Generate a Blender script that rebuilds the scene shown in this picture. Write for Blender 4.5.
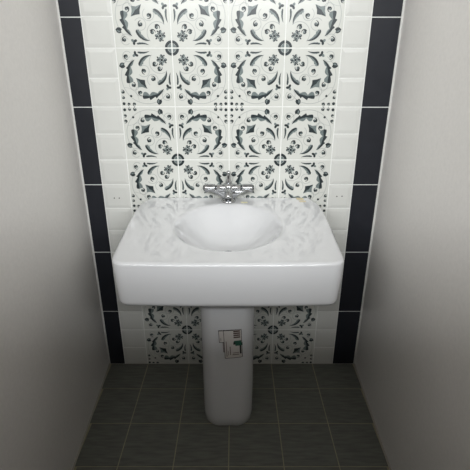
import bpy, bmesh, math, random
from mathutils import Vector
PI = math.pi
sc = bpy.context.scene
for o in list(bpy.data.objects): bpy.data.objects.remove(o)
C = sc.collection

# ------------------------------------------------------------------ camera
cam = bpy.data.objects.new('camera', bpy.data.cameras.new('camera'))
C.objects.link(cam)
cam.location = (0.023, -1.561, 1.297)
cam.rotation_euler = (math.radians(90 - 22.08), 0, 0)
cam.data.sensor_width = 36; cam.data.lens = 36 * 400 / 470
cam.data.clip_start = 0.02
sc.camera = cam

# ------------------------------------------------------------------ world, lights, exposure
w = bpy.data.worlds.new('world'); sc.world = w; w.use_nodes = True
bg = w.node_tree.nodes['Background']
bg.inputs[0].default_value = (0.62, 0.72, 0.95, 1); bg.inputs[1].default_value = 0.3
def area(name, loc, rot, sx, sy, power, col):
    l = bpy.data.lights.new(name, 'AREA'); l.shape = 'RECTANGLE'; l.size = sx; l.size_y = sy
    l.energy = power; l.color = col
    o = bpy.data.objects.new(name, l); C.objects.link(o); o.location = loc; o.rotation_euler = rot
    return o
area('window_daylight', (-0.3, -3.57, 2.50), (math.radians(90), 0, 0), 6.6, 0.70, 272, (0.965, 0.985, 1.0))  # unseen strip window, stretched wide to brighten the side walls
sc.view_settings.view_transform = 'Standard'; sc.view_settings.look = 'None'
sc.view_settings.gamma = 1; sc.view_settings.use_curve_mapping = False
sc.view_settings.exposure = 0.0

# ------------------------------------------------------------------ materials
def mat(name, col, rough=0.4, metal=0.0, coat=0.0, spec=0.5, noise=0.0, nscale=30, bump=0.0, bscale=80, stretch=None):
    m = bpy.data.materials.new(name); m.use_nodes = True
    nt = m.node_tree; b = nt.nodes['Principled BSDF']
    b.inputs['Base Color'].default_value = (*col, 1)
    b.inputs['Roughness'].default_value = rough; b.inputs['Metallic'].default_value = metal
    b.inputs['Coat Weight'].default_value = coat; b.inputs['Coat Roughness'].default_value = 0.05
    b.inputs['Specular IOR Level'].default_value = spec
    tc = nt.nodes.new('ShaderNodeTexCoord'); src = tc.outputs['Object']
    if stretch:
        mp = nt.nodes.new('ShaderNodeMapping'); mp.inputs['Scale'].default_value = stretch
        nt.links.new(src, mp.inputs[0]); src = mp.outputs[0]
    if noise:
        n = nt.nodes.new('ShaderNodeTexNoise'); n.inputs['Scale'].default_value = nscale; n.inputs['Detail'].default_value = 5
        nt.links.new(src, n.inputs['Vector'])
        r = nt.nodes.new('ShaderNodeMapRange'); r.inputs[1].default_value = 0.25; r.inputs[2].default_value = 0.75
        r.inputs[3].default_value = 1 - noise; r.inputs[4].default_value = 1 + noise
        nt.links.new(n.outputs[0], r.inputs[0])
        mx = nt.nodes.new('ShaderNodeMix'); mx.data_type = 'RGBA'; mx.blend_type = 'MULTIPLY'
        mx.inputs['Factor'].default_value = 1; mx.inputs['A'].default_value = (*col, 1)
        nt.links.new(r.outputs[0], mx.inputs['B']); nt.links.new(mx.outputs['Result'], b.inputs['Base Color'])
    if bump:
        n = nt.nodes.new('ShaderNodeTexNoise'); n.inputs['Scale'].default_value = bscale; n.inputs['Detail'].default_value = 4
        nt.links.new(src, n.inputs['Vector'])
        bm_ = nt.nodes.new('ShaderNodeBump'); bm_.inputs['Strength'].default_value = bump; bm_.inputs['Distance'].default_value = 0.002
        nt.links.new(n.outputs[0], bm_.inputs['Height']); nt.links.new(bm_.outputs[0], b.inputs['Normal'])
    return m
M = dict(
    grout=mat('white_grout', (0.78, 0.79, 0.76), 0.8, noise=0.06, nscale=60),
    plaster=mat('grey_plaster', (0.36, 0.34, 0.32), 0.7, noise=0.03, nscale=8),
    sidewall=mat('pale_grey_wall', (0.74, 0.715, 0.685), 0.35, noise=0.035, nscale=90, bump=0.10, bscale=160),
    cream=mat('patterned_tile_glaze', (0.64, 0.65, 0.605), 0.22, noise=0.015, nscale=25),
    metro=mat('white_bevelled_tile_glaze', (0.64, 0.645, 0.61), 0.15, noise=0.02, nscale=12),
    black=mat('charcoal_tile_glaze', (0.013, 0.0145, 0.020), 0.45, spec=0.35, noise=0.15, nscale=20),
    ink=mat('dark_slate_ink', (0.022, 0.032, 0.035), 0.3, noise=0.2, nscale=120),
    ink_mid=mat('mid_grey_ink', (0.16, 0.195, 0.19), 0.3, noise=0.2, nscale=120),
    ink_pale=mat('pale_grey_ink', (0.40, 0.42, 0.40), 0.3),
    floor=mat('dark_grey_green_tile', (0.118, 0.122, 0.104), 0.55, noise=0.28, nscale=14, stretch=(1, 7, 1), bump=0.15, bscale=30),
    fgrout=mat('tan_floor_grout', (0.30, 0.28, 0.19), 0.85, noise=0.15, nscale=40),
    ceramic=mat('white_ceramic', (0.615, 0.62, 0.625), 0.025, coat=0.4, noise=0.006, nscale=6),
    chrome=mat('chrome', (0.50, 0.51, 0.52), 0.16, metal=1, noise=0.04, nscale=40),
    chrome_dark=mat('dark_chrome_joint', (0.10, 0.105, 0.11), 0.25, metal=1, noise=0.05, nscale=40),
    hole=mat('dark_hole', (0.12, 0.12, 0.115), 0.9, noise=0.1),
    tape=mat('beige_tape', (0.62, 0.54, 0.36), 0.6, noise=0.08, nscale=90),
    tape2=mat('yellowed_tape', (0.66, 0.63, 0.40), 0.6, noise=0.08, nscale=90),
    paper=mat('sticker_paper', (0.56, 0.53, 0.50), 0.6, noise=0.03, nscale=60),
    print_black=mat('sticker_black_print', (0.02, 0.018, 0.018), 0.6, noise=0.1),
    print_brown=mat('sticker_brown_print', (0.09, 0.055, 0.045), 0.6, noise=0.1),
    print_green=mat('sticker_green_print', (0.015, 0.085, 0.055), 0.6, noise=0.15, nscale=150),
    print_grey=mat('sticker_grey_print', (0.20, 0.17, 0.16), 0.6, noise=0.15, nscale=150),
    dim=mat('brown_painted_wall', (0.11, 0.078, 0.052), 0.6, noise=0.05, nscale=6),
)

# ------------------------------------------------------------------ helpers
def obj(name, bm, mats, parent=None, smooth=False, loc=None):
    me = bpy.data.meshes.new(name)
    bmesh.ops.recalc_face_normals(bm, faces=bm.faces) if bm.faces else None
    bm.to_mesh(me); bm.free()
    if not isinstance(mats, (list, tuple)): mats = [mats]
    for m in mats: me.materials.append(m)
    if smooth:
        for p in me.polygons: p.use_smooth = True
    o = bpy.data.objects.new(name, me); C.objects.link(o)
    if parent is not None: o.parent = parent
    if loc is not None: o.location = loc
    return o
def struct(o): o['kind'] = 'structure'; return o
def tag(o, label, cat, group=None):
    o['label'] = label; o['category'] = cat
    if group: o['group'] = group
    return o
def box(bm, x0, x1, y0, y1, z0, z1, mi=0):
    v = [bm.verts.new(p) for p in ((x0,y0,z0),(x1,y0,z0),(x1,y1,z0),(x0,y1,z0),(x0,y0,z1),(x1,y0,z1),(x1,y1,z1),(x0,y1,z1))]
    for f in ((0,3,2,1),(4,5,6,7),(0,1,5,4),(1,2,6,5),(2,3,7,6),(3,0,4,7)):
        bm.faces.new([v[i] for i in f]).material_index = mi
def prism(bm, pts, z0, z1, mi=0):
    a = [bm.verts.new((x, y, z0)) for x, y in pts]; b = [bm.verts.new((x, y, z1)) for x, y in pts]
    bm.faces.new(a[::-1]).material_index = mi; bm.faces.new(b).material_index = mi
    n = len(pts)
    for i in range(n): bm.faces.new((a[i], a[(i+1)%n], b[(i+1)%n], b[i])).material_index = mi
def rings(bm, rs, cap0=True, cap1=True, mi=0):
    vs = [[bm.verts.new(p) for p in r] for r in rs]; n = len(rs[0])
    for a, b in zip(vs, vs[1:]):
        for i in range(n): bm.faces.new((a[i], a[(i+1)%n], b[(i+1)%n], b[i])).material_index = mi
    if cap0: bm.faces.new(vs[0][::-1]).material_index = mi
    if cap1: bm.faces.new(vs[-1]).material_index = mi
    return vs
def lathe(bm, prof, axis='z', c=(0,0,0), n=28, mi=0):
    rs = []
    for r, h in prof:
        ring = []
        for i in range(n):
            a = 2*PI*i/n; u, v = r*math.cos(a), r*math.sin(a)
            ring.append({'z': (c[0]+u, c[1]+v, c[2]+h), 'x': (c[0]+h, c[1]+u, c[2]+v), 'y': (c[0]+u, c[1]+h, c[2]+v)}[axis])
        rs.append(ring)
    rings(bm, rs, mi=mi)
def tube(bm, path, radii, n=18, mi=0):
    rs = []
    path = [Vector(p) for p in path]
    for i, p in enumerate(path):
        d = (path[min(i+1, len(path)-1)] - path[max(i-1, 0)]).normalized()
        a = d.cross(Vector((1, 0, 0))); a.normalize(); b = d.cross(a)
        rs.append([p + (a*math.cos(2*PI*k/n) + b*math.sin(2*PI*k/n))*radii[i] for k in range(n)])
    rings(bm, rs, mi=mi)

# ------------------------------------------------------------------ setting
XL, XR, H, YF, YP, FZ = -0.586, 0.602, 3.0, -1.0, -1.75, -0.009
def wl(y): return XL + (-y)*0.055      # the left wall comes in a little towards the opening
def wr(y): return XR - (-y)*0.045
bm = bmesh.new(); box(bm, -0.75, 0.75, 0.0002, 0.12, FZ, H)
wall_back = struct(obj('wall_back', bm, M['grout']))
bm = bmesh.new(); prism(bm, [(wl(0.0), 0.0002), (wl(YF), YF), (wl(YF)-0.12, YF), (XL-0.12, 0.0002)], FZ, H)
struct(obj('wall_left', bm, M['sidewall']))
bm = bmesh.new(); prism(bm, [(wr(0.0), 0.0002), (wr(YF), YF), (wr(YF)+0.12, YF), (XR+0.12, 0.0002)], FZ, H)
struct(obj('wall_right', bm, M['sidewall']))
bm = bmesh.new(); box(bm, -4.1, 3.5, -3.72, 0.12, H, H+0.1)
struct(obj('ceiling', bm, M['plaster']))
# behind the camera: an unseen chest-high partition added to shade the lower walls; beyond it the room with a wide strip window
bm = bmesh.new(); box(bm, -4.0, 3.4, YP-0.06, YP, FZ, 1.42); struct(obj('light_blocking_partition', bm, M['dim']))
bm = bmesh.new()
box(bm, -4.12, -4.0, -3.6, 0.12, FZ, H); struct(obj('wall_outer_left', bm, M['dim']))
bm = bmesh.new()
box(bm, 3.4, 3.52, -3.6, 0.12, FZ, H); struct(obj('wall_outer_right', bm, M['dim']))
bm = bmesh.new()
box(bm, -4.12, 3.4, -3.72, -3.6, FZ, 2.14); box(bm, -4.12, -3.6, -3.72, -3.6, 2.14, 2.86); box(bm, 3.0, 3.4, -3.72, -3.6, 2.14, 2.86); box(bm, -4.12, 3.4, -3.72, -3.6, 2.86, H)
struct(obj('wall_rear', bm, M['dim']))
# floor: grout bed with the tiles standing a hair proud of it
bm = bmesh.new(); box(bm, -4.1, 3.5, -3.72, 0.12, -0.11, FZ-0.0012)
floor = struct(obj('floor', bm, M['fgrout']))
bm = bmesh.new()
PX, PY, g = 0.1985, 0.1905, 0.0019
yl = [0.0, -0.165] + [-0.165 - PY*k for k in range(1, 10)]
for i in range(-4, 4):
    for y1, y0 in zip(yl, yl[1:]):
        x0, x1 = i*PX + g, (i+1)*PX - g
        a0, a1 = max(x0, wl(y0)+0.004), min(x1, wr(y0)-0.004)
        if a1 - a0 > 0.01: box(bm, a0, a1, y0+g, y1-g, FZ-0.004, FZ)
o = obj('floor_tiles', bm, M['floor'], floor)
M['seal'] = mat('white_sealant', (0.60, 0.60, 0.57), 0.7, noise=0.05, nscale=60)
M['joint'] = mat('grey_sealant', (0.36, 0.34, 0.29), 0.7, noise=0.08, nscale=60)
# pale sealant joints along the wall feet and in the two corners
def strip(name, pts, z0, z1):
    bm = bmesh.new(); prism(bm, pts, z0, z1); return struct(obj(name, bm, M['seal' if z1 > 1 else 'joint']))
strip('trim_1', [(wl(0), -0.001), (wl(YF), YF), (wl(YF)+0.006, YF), (wl(0)+0.006, -0.001)], FZ, FZ+0.004)
strip('trim_2', [(wr(0), -0.001), (wr(YF), YF), (wr(YF)-0.006, YF), (wr(0)-0.006, -0.001)], FZ, FZ+0.004)
strip('trim_3', [(XL, 0.0002), (XL, -0.0025), (XL+0.006, -0.0008), (XL+0.006, 0.0002)], FZ, H)
strip('trim_4', [(XR, 0.0002), (XR, -0.004), (XR-0.006, -0.002), (XR-0.006, 0.0002)], FZ, H)

# ------------------------------------------------------------------ tiles of the back wall
T, TV, Z0 = 0.2, 0.1984, 0.1875
TOP = Z0 + 9*TV
GR = 0.0017
bm = bmesh.new()
for i in range(-2, 2):
    z = Z0 - TV
    while z < TOP - 0.01:
        box(bm, i*T + GR, (i+1)*T - GR, -0.0005, 0.004, max(z + GR, FZ), z + TV - GR)
        z += TV
deco = obj('patterned_tiles', bm, M['cream'], wall_back)

def quad(p0, p1, p2, n=10):
    out = []
    for i in range(n+1):
        t = i/n; out.append(((1-t)**2*p0[0]+2*t*(1-t)*p1[0]+t*t*p2[0], (1-t)**2*p0[1]+2*t*(1-t)*p1[1]+t*t*p2[1]))
    return out
def offs(c, wfun):
    out = []
    for i, p in enumerate(c):
        a, b = c[max(i-1, 0)], c[min(i+1, len(c)-1)]
        dx, dy = b[0]-a[0], b[1]-a[1]; l = math.hypot(dx, dy) or 1
        d = wfun(i/(len(c)-1)); out.append((p[0]-dy/l*d, p[1]+dx/l*d))
    return out
Q = []                                   # one quarter motif: (quads or polygon, material, layer)
def strip2(a, b, m, lay):
    for i in range(len(a)-1): Q.append(([a[i], a[i+1], b[i+1], b[i]], m, lay))
def saw(t, n): u = (t*n) % 1.0; return u**1.3
def blade(p0, p1, p2, wd, wg, lobes=0):
    n = 36 if lobes else 14
    c = quad(p0, p1, p2, n)
    dark = lambda t: wd*(t**0.7)*(1-t)**0.30*1.5*(0.55 + 1.0*saw(t, lobes+1) if lobes and t > 0.4 else 1)
    rag = lambda t: (0.34 + 0.80*abs(math.sin(PI*(lobes*t)**0.9))**0.8) if lobes else (1 if t < 0.6 else 0.72 + 0.5*saw(t, 5))
    grey = lambda t: -wg*(t**1.0)*(1-t)**0.22*1.4*rag(t)
    strip2(c, offs(c, grey), 1, 2); strip2(c, offs(c, dark), 0, 2)
    strip2(c, offs(c, lambda t: 0.22*grey(t)), 0, 3)
def disc(x, y, r, m, lay, n=12, sx=1, rot=0):
    Q.append(([(x + r*sx*math.cos(2*PI*k/n)*math.cos(rot) - r*math.sin(2*PI*k/n)*math.sin(rot),
                y + r*sx*math.cos(2*PI*k/n)*math.sin(rot) + r*math.sin(2*PI*k/n)*math.cos(rot)) for k in range(n)], m, lay))
def arc(x, y, r0, r1, a0, a1, wd, m, lay, n=16):
    ci, co = [], []
    for k in range(n+1):
        t = k/n; a = a0 + (a1-a0)*t; r = r0 + (r1-r0)*t; h = wd/2
        ci.append((x+(r-h)*math.cos(a), y+(r-h)*math.sin(a))); co.append((x+(r+h)*math.cos(a), y+(r+h)*math.sin(a)))
    strip2(ci, co, m, lay)
def comma(x, y, r, a):
    disc(x, y, r*0.82, 0, 2, sx=1.12, rot=a); disc(x + 0.36*r*math.cos(a+2.4), y + 0.36*r*math.sin(a+2.4), r*0.50, 1, 3)
    c = [(x + r*0.75*(1+1.3*t)*math.cos(a+2.6*t), y + r*0.75*(1+1.3*t)*math.sin(a+2.6*t)) for t in [k/6 for k in range(7)]]
    strip2(offs(c, lambda t: 0.50*r*(1-0.8*t)), offs(c, lambda t: -0.50*r*(1-0.8*t)), 0, 2)
def heart(x, y, s, a):
    ca, sa = math.cos(a), math.sin(a)
    P = lambda u, v: (x + s*(u*ca - v*sa), y + s*(u*sa + v*ca))
    Q.append(([P(-1.1, 0), P(-0.5, -0.75), P(0.25, -0.9), P(0.9, -0.55), P(0.7, 0), P(0.9, 0.55), P(0.25, 0.9), P(-0.5, 0.75)], 0, 2))
    Q.append(([P(-0.6, 0.05), P(0.55, 0.1), P(0.6, 0.45), P(0.1, 0.62), P(-0.4, 0.45)], 1, 3))
def trefoil(x, y, s, a):
    for k in range(3):
        b = a + k*2*PI/3; disc(x + s*0.75*math.cos(b), y + s*0.75*math.sin(b), s*0.62, 0 if k else 1, 2, 9, 1.35, b)
def both(f, *pts, **kw): pass
def sym(fn):
    fn(lambda x, y: (x, y), False); fn(lambda x, y: (y, x), True)
# centre ring (a quarter of it on every tile)
arc(0, 0, 0.102, 0.102, 0.11, PI/2-0.11, 0.048, 0, 2)
Q.append(([(0.012, 0.012)] + [(0.074*math.cos(a), 0.074*math.sin(a)) for a in [0.16 + (PI/2-0.36)*k/6 for k in range(7)]], 1, 2))
# flower with two commas
for k in range(4):
    a = k*PI/2; x, y = 0.195+0.062*math.cos(a), 0.195+0.062*math.sin(a)
    disc(x, y, 0.026, 0, 2, 7, 1.35, a+0.5); disc(x-0.012*math.sin(a), y+0.012*math.cos(a), 0.015, 1, 3, 7, 1.4, a)
    a += PI/4; disc(0.195+0.040*math.cos(a), 0.195+0.040*math.sin(a), 0.016, 1, 2, 8, 1.8, a)
    disc(0.195+0.082*math.cos(a+0.25), 0.195+0.082*math.sin(a+0.25), 0.013, 0, 2, 6, 1.5, a)
disc(0.195, 0.195, 0.024, 0, 3)
def half(P, mir):
    q = lambda *ps: [P(*p) for p in ps]
    s = -1 if mir else 1
    def bl(a, b, c, wd, wg, lobes=0):
        a, b, c = P(*a), P(*b), P(*c); blade(a, b, c, wd*-s, wg*-s, lobes)
    def cm(x, y, r, a):
        comma(*P(x, y), r*0.9, (PI/2 - a) if mir else a)
    cm(0.333, 0.252, 0.040, 0.6)
    bl((0.40, 0.050), (0.50, 0.098), (0.62, 0.066), 0.022, 0.022)
    bl((0.375, 0.120), (0.545, 0.130), (0.610, 0.295), 0.034, 0.062)
    cm(0.520, 0.375, 0.040, -1.0)
    trefoil(*P(0.660, 0.105), 0.037, (PI/2-0.6) if mir else 0.6)
    cm(0.825, 0.130, 0.038, -0.6)
    heart(*P(0.910, 0.285), 0.054, (PI/2-3.4) if mir else 3.4)
    bl((0.680, 0.190), (0.855, 0.330), (0.812, 0.590), 0.056, 0.098, 3)
    cm(0.745, 0.620, 0.038, 2.2)
    for (x, y, r) in ((0.95, 0.845, 0.026), (0.95, 0.745, 0.030)): cm(x, y, r, 2.6)
    # fine scrolls
    x, y = P(0.53, 0.375); arc(x, y, 0.105, 0.09, *((0.6, 5.4) if not mir else (PI/2-0.6, PI/2-5.4)), 0.010, 2, 1, 22)
    x, y = P(0.80, 0.13); arc(x, y, 0.10, 0.075, *((2.6, -2.4) if not mir else (PI/2-2.6, PI/2+2.4)), 0.010, 2, 1, 20)
    x, y = P(0.72, 0.62); arc(x, y, 0.10, 0.08, *((-1.4, 3.0) if not mir else (PI/2+1.4, PI/2-3.0)), 0.010, 2, 1, 20)
sym(half)
disc(0.945, 0.945, 0.028, 0, 2); disc(0.80, 0.81, 0.022, 0, 2)
# kite leaf on the diagonal
def kite(pts, m, lay): Q.append(([(0.585 + 0.88*(x-0.585), 0.585 + 0.88*(y-0.585)) for x, y in pts], m, lay))
kite([(0.515, 0.525), (0.60, 0.515), (0.695, 0.485), (0.668, 0.58), (0.67, 0.67), (0.58, 0.66), (0.475, 0.70), (0.512, 0.60)], 1, 2)
kite([(0.515, 0.525), (0.60, 0.515), (0.69, 0.488), (0.625, 0.56), (0.60, 0.60), (0.56, 0.62), (0.48, 0.695), (0.512, 0.60)], 0, 3)
# lobes round the flower and round the whole quarter
arc(0.235, 0.235, 0.185, 0.185, -0.75, PI/2+0.75, 0.010, 2, 1, 28)
arc(0.50, 0.50, 0.445, 0.445, -0.95, PI/2+0.95, 0.010, 2, 1, 40)
arc(0.90, 0.90, 0.24, 0.24, PI*0.98, PI*1.52, 0.006, 2, 1, 16)

bm = bmesh.new()
inks = [0, 1, 2]
for mx in (-0.2, 0.2):
    for k in range(5):
        mz = Z0 + 2*TV*k
        for su in (1, -1):
            for sv in (1, -1):
                if mz + sv*0.1 > TOP: continue
                for pts, m, lay in Q:
                    pp = [(mx + su*T*x, mz + sv*TV*y) for x, y in pts]
                    if min(p[1] for p in pp) < FZ + 0.002: continue
                    if min(p[1] for p in pp) > 1.60: continue
                    f = bm.faces.new([bm.verts.new((x, -0.0005 - 0.00025*lay, z)) for x, z in pp])
                    f.material_index = m
pat = bpy.data.meshes.new('printed_pattern'); bm.normal_update()
for f in bm.faces:
    if f.normal.y > 0: f.normal_flip()
bm.to_mesh(pat); bm.free()
for m in ('ink', 'ink_mid', 'ink_pale'): pat.materials.append(M[m])
po = bpy.data.objects.new('printed_pattern', pat); C.objects.link(po); po.parent = deco

def bevel_tile(bm, x0, x1, z0, z1):
    b, d = 0.012, 0.0022
    o_ = [(x0, -0.0005, z0), (x1, -0.0005, z0), (x1, -0.0005, z1), (x0, -0.0005, z1)]
    i_ = [(x0+b, -d, z0+b), (x1-b, -d, z0+b), (x1-b, -d, z1-b), (x0+b, -d, z1-b)]
    k_ = [(x, 0.004, z) for x, _, z in o_]
    rings(bm, [k_, o_, i_])
for s in (-1, 1):
    bm = bmesh.new()
    z = Z0 - TV
    while z < TOP - 0.01:
        lo, hi = max(z + GR, FZ), z + TV/2 - GR
        if hi - lo > 0.03: bevel_tile(bm, (-0.508 if s < 0 else 0.4) + GR, (-0.4 if s < 0 else 0.494) - GR, lo, hi)
        z += TV/2
    o = obj('bevelled_white_tiles', bm, M['metro'], wall_back)
    bm = bmesh.new()
    x0, x1 = (-0.581, -0.508) if s < 0 else (0.494, 0.597)
    z = 1.178 - 0.2967*4
    while z < TOP - 0.05:
        lo = max(z + GR, FZ)
        box(bm, x0 + GR, x1 - GR, -0.001, 0.004, lo, z + 0.2967 - GR); z += 0.2967
    o = obj('charcoal_border_tiles', bm, M['black'], wall_back)
    o['label'] = 'charcoal tile border strip beside the %s wall' % ('left' if s < 0 else 'right')
# plaster above the tiling
bm = bmesh.new(); box(bm, XL, XR, -0.003, 0.0001, TOP+0.004, H); obj('plaster', bm, M['plaster'], wall_back)
# two pairs of small drilled holes in the bevelled tiles
for x, z in ((-0.466, 0.826), (-0.446, 0.826), (0.435, 0.833), (0.456, 0.834)):
    bm = bmesh.new(); lathe(bm, [(0.0028, -0.0026), (0.0028, -0.001)], 'y', (x, 0, z), 10); obj('screw_hole', bm, M['hole'], wall_back)

# ------------------------------------------------------------------ washbasin on its pedestal
sink = bpy.data.objects.new('pedestal_washbasin', None); C.objects.link(sink); sink.location = (0, -0.25, 0)
tag(sink, 'white ceramic pedestal washbasin with a round bowl, against the patterned tiles', 'washbasin')
SY = 0.25                                     # children are given in room coordinates, moved back by this
def spart(name, bm, m, parent=None, smooth=True):
    for v in bm.verts: v.co.y += SY
    return obj(name, bm, m, parent or sink, smooth)
def rounded(poly, rad, seg=7, step=0.03):
    out = []; n = len(poly)
    for i in range(n):
        p0, p, p1 = Vector(poly[i-1]), Vector(poly[i]), Vector(poly[(i+1) % n]); r = rad[i]
        if r <= 0: out.append(p); continue
        d0, d1 = (p0-p).normalized(), (p1-p).normalized(); ang = d0.angle(d1); t = min(r/math.tan(ang/2), 0.45*(p0-p).length, 0.45*(p1-p).length)
        a, b = p + d0*t, p + d1*t
        for k in range(seg+1):
            u = k/seg; out.append(a*(1-u)**2 + p*2*u*(1-u) + b*u*u)
    res = []
    for i, p in enumerate(out):
        q = out[(i+1) % len(out)]; L = (q-p).length; m = max(1, int(L/step))
        for k in range(m): res.append(p.lerp(q, k/m))
    return res
def side(k, front): return [(0.322*k, -0.001), (0.349*k, -0.075), (0.354*k, -0.16), (0.351*k, -0.28), (0.346*k, -0.40), (front, -0.546)]
rgt, lft = side(1.0, 0.339), side(0.992, 0.333)
poly = rgt + [(0.12, -0.5535), (-0.12, -0.5535)] + [(-x, y) for x, y in lft[::-1]]
rad = [0.012, 0.06, 0.1, 0.2, 0.2, 0.050, 0, 0, 0.050, 0.2, 0.2, 0.1, 0.06, 0.012]
OUT = rounded(poly, rad); N = len(OUT)
def zt(y): return 0.830 + 0.055*y
def inset(d, taper=0.0):
    res = []
    for i, p in enumerate(OUT):
        a, b = OUT[i-1], OUT[(i+1) % N]; t = (b-a).normalized(); nrm = Vector((-t.y, t.x))
        if nrm.dot(Vector((0, -0.28)) - p) < 0: nrm = -nrm
        res.append(p + nrm*d)
    return res
BC = Vector((0.0, -0.276)); BRX, BRY = 0.189, 0.198
def bowl_ring(k):
    r = []
    for p in OUT:
        d = p - BC; a = math.atan2(d.y/0.27, d.x/0.36); r.append(BC + Vector((BRX*k*math.cos(a), BRY*k*math.sin(a))))
    return r
bm = bmesh.new(); RS = []
def flat(pts, dz): return [(p.x, min(p.y, -0.0035), zt(p.y) + dz) for p in pts]
# bowl from the waste outwards: (radius factor, depth under rim)
zr = zt(BC.y)
BD = 0.112
cap = [(k, BD*(1 - ((k-0.11)/0.87)**2.0)*(1 if k < 0.97 else 1)) for k in (0.11, 0.16, 0.24, 0.33, 0.43, 0.53, 0.62, 0.71, 0.79, 0.86, 0.915, 0.95)]
for k, d in cap + [(0.972, 0.0042), (0.990, 0.0018), (1.010, 0.0006), (1.03, 0.0001), (1.06, 0.0)]:
    f = min(1.0, k)**2
    RS.append([(p.x, p.y, zr*(1-f) + zt(p.y)*f - d) for p in bowl_ring(k)])
b1 = bowl_ring(1.06); e1 = inset(0.012)
for t in (0.25, 0.5, 0.75): RS.append(flat([a.lerp(b, t) for a, b in zip(b1, e1)], 0))
R = 0.010
RS.append(flat(inset(0.012), 0))
for a in (0, 18, 36, 54, 72, 90):
    a = math.radians(a); RS.append(flat(inset(R - R*math.sin(a)), -R + R*math.cos(a)))
def low(pts, z): return [(p.x, min(p.y, -0.0035), z) for p in pts]
ZB = 0.648
def mixz(t, d): return [(p.x, min(p.y, -0.0035), (zt(p.y)-R)*(1-t) + (ZB+0.022)*t) for p in inset(d)]
RS.append(mixz(0.5, 0.002)); RS.append(mixz(1.0, 0.006))
for a in (18, 36, 54, 72, 90):
    a = math.radians(a); RS.append(low(inset(0.006 + 0.022*(1-math.cos(a))), ZB + 0.022*(1-math.sin(a))))
und = inset(0.028)
for t, dz in ((0.25, 0.003), (0.55, 0.006), (0.8, 0.008)):
    RS.append(low([a.lerp(Vector((0, -0.25)), t) for a in und], ZB + dz))
rings(bm, RS)
basin = spart('basin', bm, M['ceramic'])
# pedestal: a rounded column, flat-fronted
def prect(hw, yf, yb, r, z, n=8):
    pts = []
    for cx_, cy_, a0 in ((hw-r, yb-r*0.6, 0), (-hw+r, yb-r*0.6, 90), (-hw+r, yf+r, 180), (hw-r, yf+r, 270)):
        for k in range(n+1):
            a = math.radians(a0 + 90*k/n); ry = r*0.6 if a0 < 180 else r
            pts.append((cx_ + r*math.cos(a), cy_ + ry*math.sin(a) + (0.012*((abs(cx_ + r*math.cos(a))/hw)**2) if a0 >= 180 else 0), z))
    return pts
bm = bmesh.new()
rings(bm, [prect(hw, yf, yb, r, z) for hw, yf, yb, r, z in (
    (0.095, -0.368, -0.185, 0.058, FZ), (0.0975, -0.371, -0.184, 0.060, FZ+0.004), (0.0985, -0.372, -0.183, 0.060, 0.03), (0.0985, -0.372, -0.182, 0.058, 0.10),
    (0.0985, -0.371, -0.180, 0.056, 0.25), (0.0985, -0.370, -0.178, 0.053, 0.40), (0.0985, -0.371, -0.175, 0.050, 0.52), (0.101, -0.376, -0.17, 0.050, 0.60), (0.110, -0.389, -0.16, 0.055, 0.664))])
for v in bm.verts: v.co.x -= 0.0045
ped = spart('pedestal', bm, M['ceramic'])
# waste
bm = bmesh.new(); zw = zr - BD
lathe(bm, [(0.010, -0.004), (0.021, -0.002), (0.0235, 0.0015), (0.022, 0.0035), (0.016, 0.0032), (0.0135, 0.0008), (0.004, 0.0004)], 'z', (0, BC.y, zw), 28)
w_ = spart('drain', bm, M['chrome']); w_['label'] = 'chrome drain in the bowl'
bm = bmesh.new(); lathe(bm, [(0.0125, 0.0006), (0.0125, 0.0016), (0.002, 0.0018)], 'z', (0, BC.y, zw), 20); spart('drain_plug', bm, M['chrome_dark'], w_)
# paper sticker on the front of the pedestal: made flat, then laid on the column
def stick(name, rects, m, lift, parent=None, tilt=-0.045):
    bm = bmesh.new(); t = lift
    for x0, x1, z0, z1 in rects:
        n = max(1, int((x1-x0)/0.006))
        def P(x, z, d):
            xx = x + (z-0.39)*tilt; zz = z + (x-0.015)*0.07
            yy = -0.3705 + d
            ax = abs(xx + 0.0045)
            yy += 0.012*(ax/0.0985)**2
            if ax > 0.0455: yy += 0.053 - math.sqrt(max(0.053**2 - (ax-0.0455)**2, 0))
            if d > 0: yy += 0.003
            return (xx, yy, zz)
        for i in range(n):
            a, b = x0 + (x1-x0)*i/n, x0 + (x1-x0)*(i+1)/n
            f0 = [bm.verts.new(P(*q, -t)) for q in ((a, z0), (b, z0), (b, z1), (a, z1))]
            f1 = [bm.verts.new(P(*q, 0.0004)) for q in ((a, z0), (b, z0), (b, z1), (a, z1))]
            bm.faces.new(f0)
            for k in range(4): bm.faces.new((f0[k], f1[k], f1[(k+1) % 4], f0[(k+1) % 4]))
    return spart(name, bm, m, parent, smooth=False)
X0, X1, ZL, ZH = -0.0165, 0.0485, 0.327, 0.449
st = stick('paper_sticker', [(X0, X1, ZL, ZH), (-0.034, X0, 0.398, ZH)], M['paper'], 0.0006)
st['label'] = 'paper product sticker with barcode'
ln = 0.0018
stick('sticker_frame_line', [(X0, X0+ln, ZL, ZH), (X1-ln, X1, ZL, ZH), (X0, X1, ZL, ZL+ln), (-0.034, X1, ZH-ln, ZH), (-0.034, -0.034+ln, 0.398, ZH), (-0.034, X0, 0.398, 0.398+ln)], M['print_black'], 0.0009, st)
stick('barcode', [(0.019 + 0.0, 0.043, 0.414 + 0.0085*k, 0.414 + 0.0085*k + 0.006) for k in range(4)], M['print_brown'], 0.0009, st)
stick('printed_picture', [(0.019, 0.046, 0.389, 0.402), (0.024, 0.050, 0.380, 0.392)], M['print_green'], 0.0009, st)
stick('printed_picture', [(0.039, 0.045, 0.344, 0.381), (0.017, 0.024, 0.386, 0.396)], M['print_black'], 0.0010, st)
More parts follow.
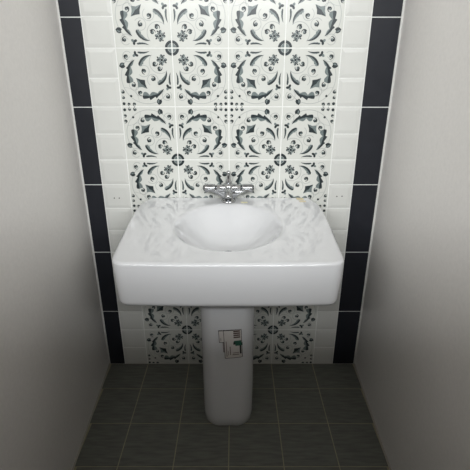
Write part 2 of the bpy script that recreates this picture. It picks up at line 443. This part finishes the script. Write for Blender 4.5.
stick('printed_lines', [(-0.010, -0.0070, 0.335, 0.402), (-0.0035, -0.0015, 0.34, 0.36), (0.003, 0.0065, 0.342, 0.378), (0.012, 0.036, 0.340, 0.344), (0.014, 0.036, 0.348, 0.351), (-0.028, -0.026, 0.404, 0.418), (-0.021, -0.017, 0.355, 0.396)], M['print_grey'], 0.0009, st)

# ------------------------------------------------------------------ faucet on the deck behind the bowl
fx, fy = -0.002, -0.045
zd = zt(fy)
fau = bpy.data.objects.new('mixer_faucet', None); C.objects.link(fau); fau.location = (fx, fy, zd - 0.0012)
tag(fau, 'chrome two-handle mixer faucet standing on the back ledge of the washbasin', 'faucet')
bm = bmesh.new()
lathe(bm, [(0.029, 0), (0.029, 0.004), (0.025, 0.009), (0.020, 0.014), (0.0185, 0.030), (0.0205, 0.038), (0.022, 0.046), (0.022, 0.062), (0.0175, 0.070), (0.0135, 0.074)], 'z', (0, 0, 0))
lathe(bm, [(0.0115, -0.047), (0.0145, -0.044), (0.0165, -0.022), (0.0175, 0), (0.0165, 0.022), (0.0145, 0.044), (0.0115, 0.047)], 'x', (0, 0, 0.054))
web = [(-0.074, 0.050), (-0.074, 0.043), (-0.055, 0.036), (-0.036, 0.025), (-0.020, 0.010), (0.020, 0.010), (0.036, 0.025), (0.055, 0.036), (0.074, 0.043), (0.074, 0.050)]
rings(bm, [[(x*0.93, -h, z + (0.05-z)*0.12*(h > 0.009)) for x, z in web] if abs(h) > 0.009 else [(x, -h, z) for x, z in web] for h in (-0.011, -0.007, 0.007, 0.011)])
obj('faucet_body', bm, M['chrome'], fau, True)
for s in (-1, 1):
    bm = bmesh.new(); lathe(bm, [(0.0105, s*0.046), (0.0105, s*0.053)], 'x', (0, 0, 0.054), 20); obj('valve_collar', bm, M['chrome_dark'], fau, True)
    bm = bmesh.new()
    prof = [(0.009, 0.051), (0.0145, 0.0535), (0.0150, 0.058), (0.0135, 0.068), (0.0145, 0.080), (0.0165, 0.089), (0.0165, 0.092), (0.0120, 0.094)]
    lathe(bm, [(r, s*h) for r, h in prof], 'x', (0, 0, 0.054), 24)
    hd = obj('handle', bm, M['chrome'], fau, True)
    bm = bmesh.new(); lathe(bm, [(0.0122, s*0.0935), (0.0122, s*0.0965), (0.008, s*0.0985)], 'x', (0, 0, 0.054), 20); obj('handle_cap', bm, M['chrome_dark'], hd, True)
    bm = bmesh.new()                                            # small grip ribs round the handle
    for k in range(8):
        a = 2*PI*k/8 + 0.2; y_, z_ = 0.0142*math.cos(a), 0.054 + 0.0142*math.sin(a)
        box(bm, min(s*0.060, s*0.087), max(s*0.060, s*0.087), y_-0.0017, y_+0.0017, z_-0.0017, z_+0.0017)
    obj('handle_grip', bm, M['chrome'], hd)
bm = bmesh.new()
tube(bm, [(0, -0.008, 0.050), (0, -0.025, 0.051), (0, -0.045, 0.051), (0, -0.062, 0.048), (0, -0.070, 0.040), (0, -0.0715, 0.031)], [0.0130, 0.0130, 0.0122, 0.0116, 0.0110, 0.0108], 20)
obj('spout', bm, M['chrome'], fau, True)
bm = bmesh.new(); lathe(bm, [(0.0118, 0.033), (0.0122, 0.026), (0.0118, 0.022), (0.009, 0.0215)], 'z', (0, -0.0715, 0), 20); obj('aerator', bm, M['chrome_dark'], fau, True)
bm = bmesh.new(); lathe(bm, [(0.0125, 0.072), (0.0120, 0.080), (0.0085, 0.090), (0.0068, 0.106), (0.0080, 0.113), (0.0078, 0.119), (0.0040, 0.122)], 'z', (0, 0, 0), 20)
obj('lift_knob', bm, M['chrome'], fau, True)

# ------------------------------------------------------------------ scraps of tape left on the deck
def scrap(name, pts, m, label):
    bm = bmesh.new()
    a = [bm.verts.new((x, y, zt(y) + 0.0002)) for x, y in pts]; b = [bm.verts.new((x, y, zt(y) + 0.0014)) for x, y in pts]
    bm.faces.new(a[::-1]); bm.faces.new(b); n = len(pts)
    for i in range(n): bm.faces.new((a[i], a[(i+1) % n], b[(i+1) % n], b[i]))
    tag(obj(name, bm, m), label, 'tape')
scrap('tape_strip', [(0.268, -0.012), (0.292, -0.012), (0.297, -0.022), (0.2965, -0.036), (0.272, -0.034), (0.270, -0.022)], M['tape'], 'beige torn tape strip on the right rear corner of the washbasin')
scrap('tape_strip', [(0.276, -0.046), (0.300, -0.045), (0.302, -0.056), (0.290, -0.058), (0.278, -0.056)], M['tape'], 'short beige tape bit just in front of the torn strip on the washbasin corner')
scrap('tape_strip', [(0.046, -0.058), (0.070, -0.059), (0.073, -0.067), (0.060, -0.070), (0.047, -0.067)], M['tape2'], 'yellowed tape bit on the washbasin ledge right of the faucet')
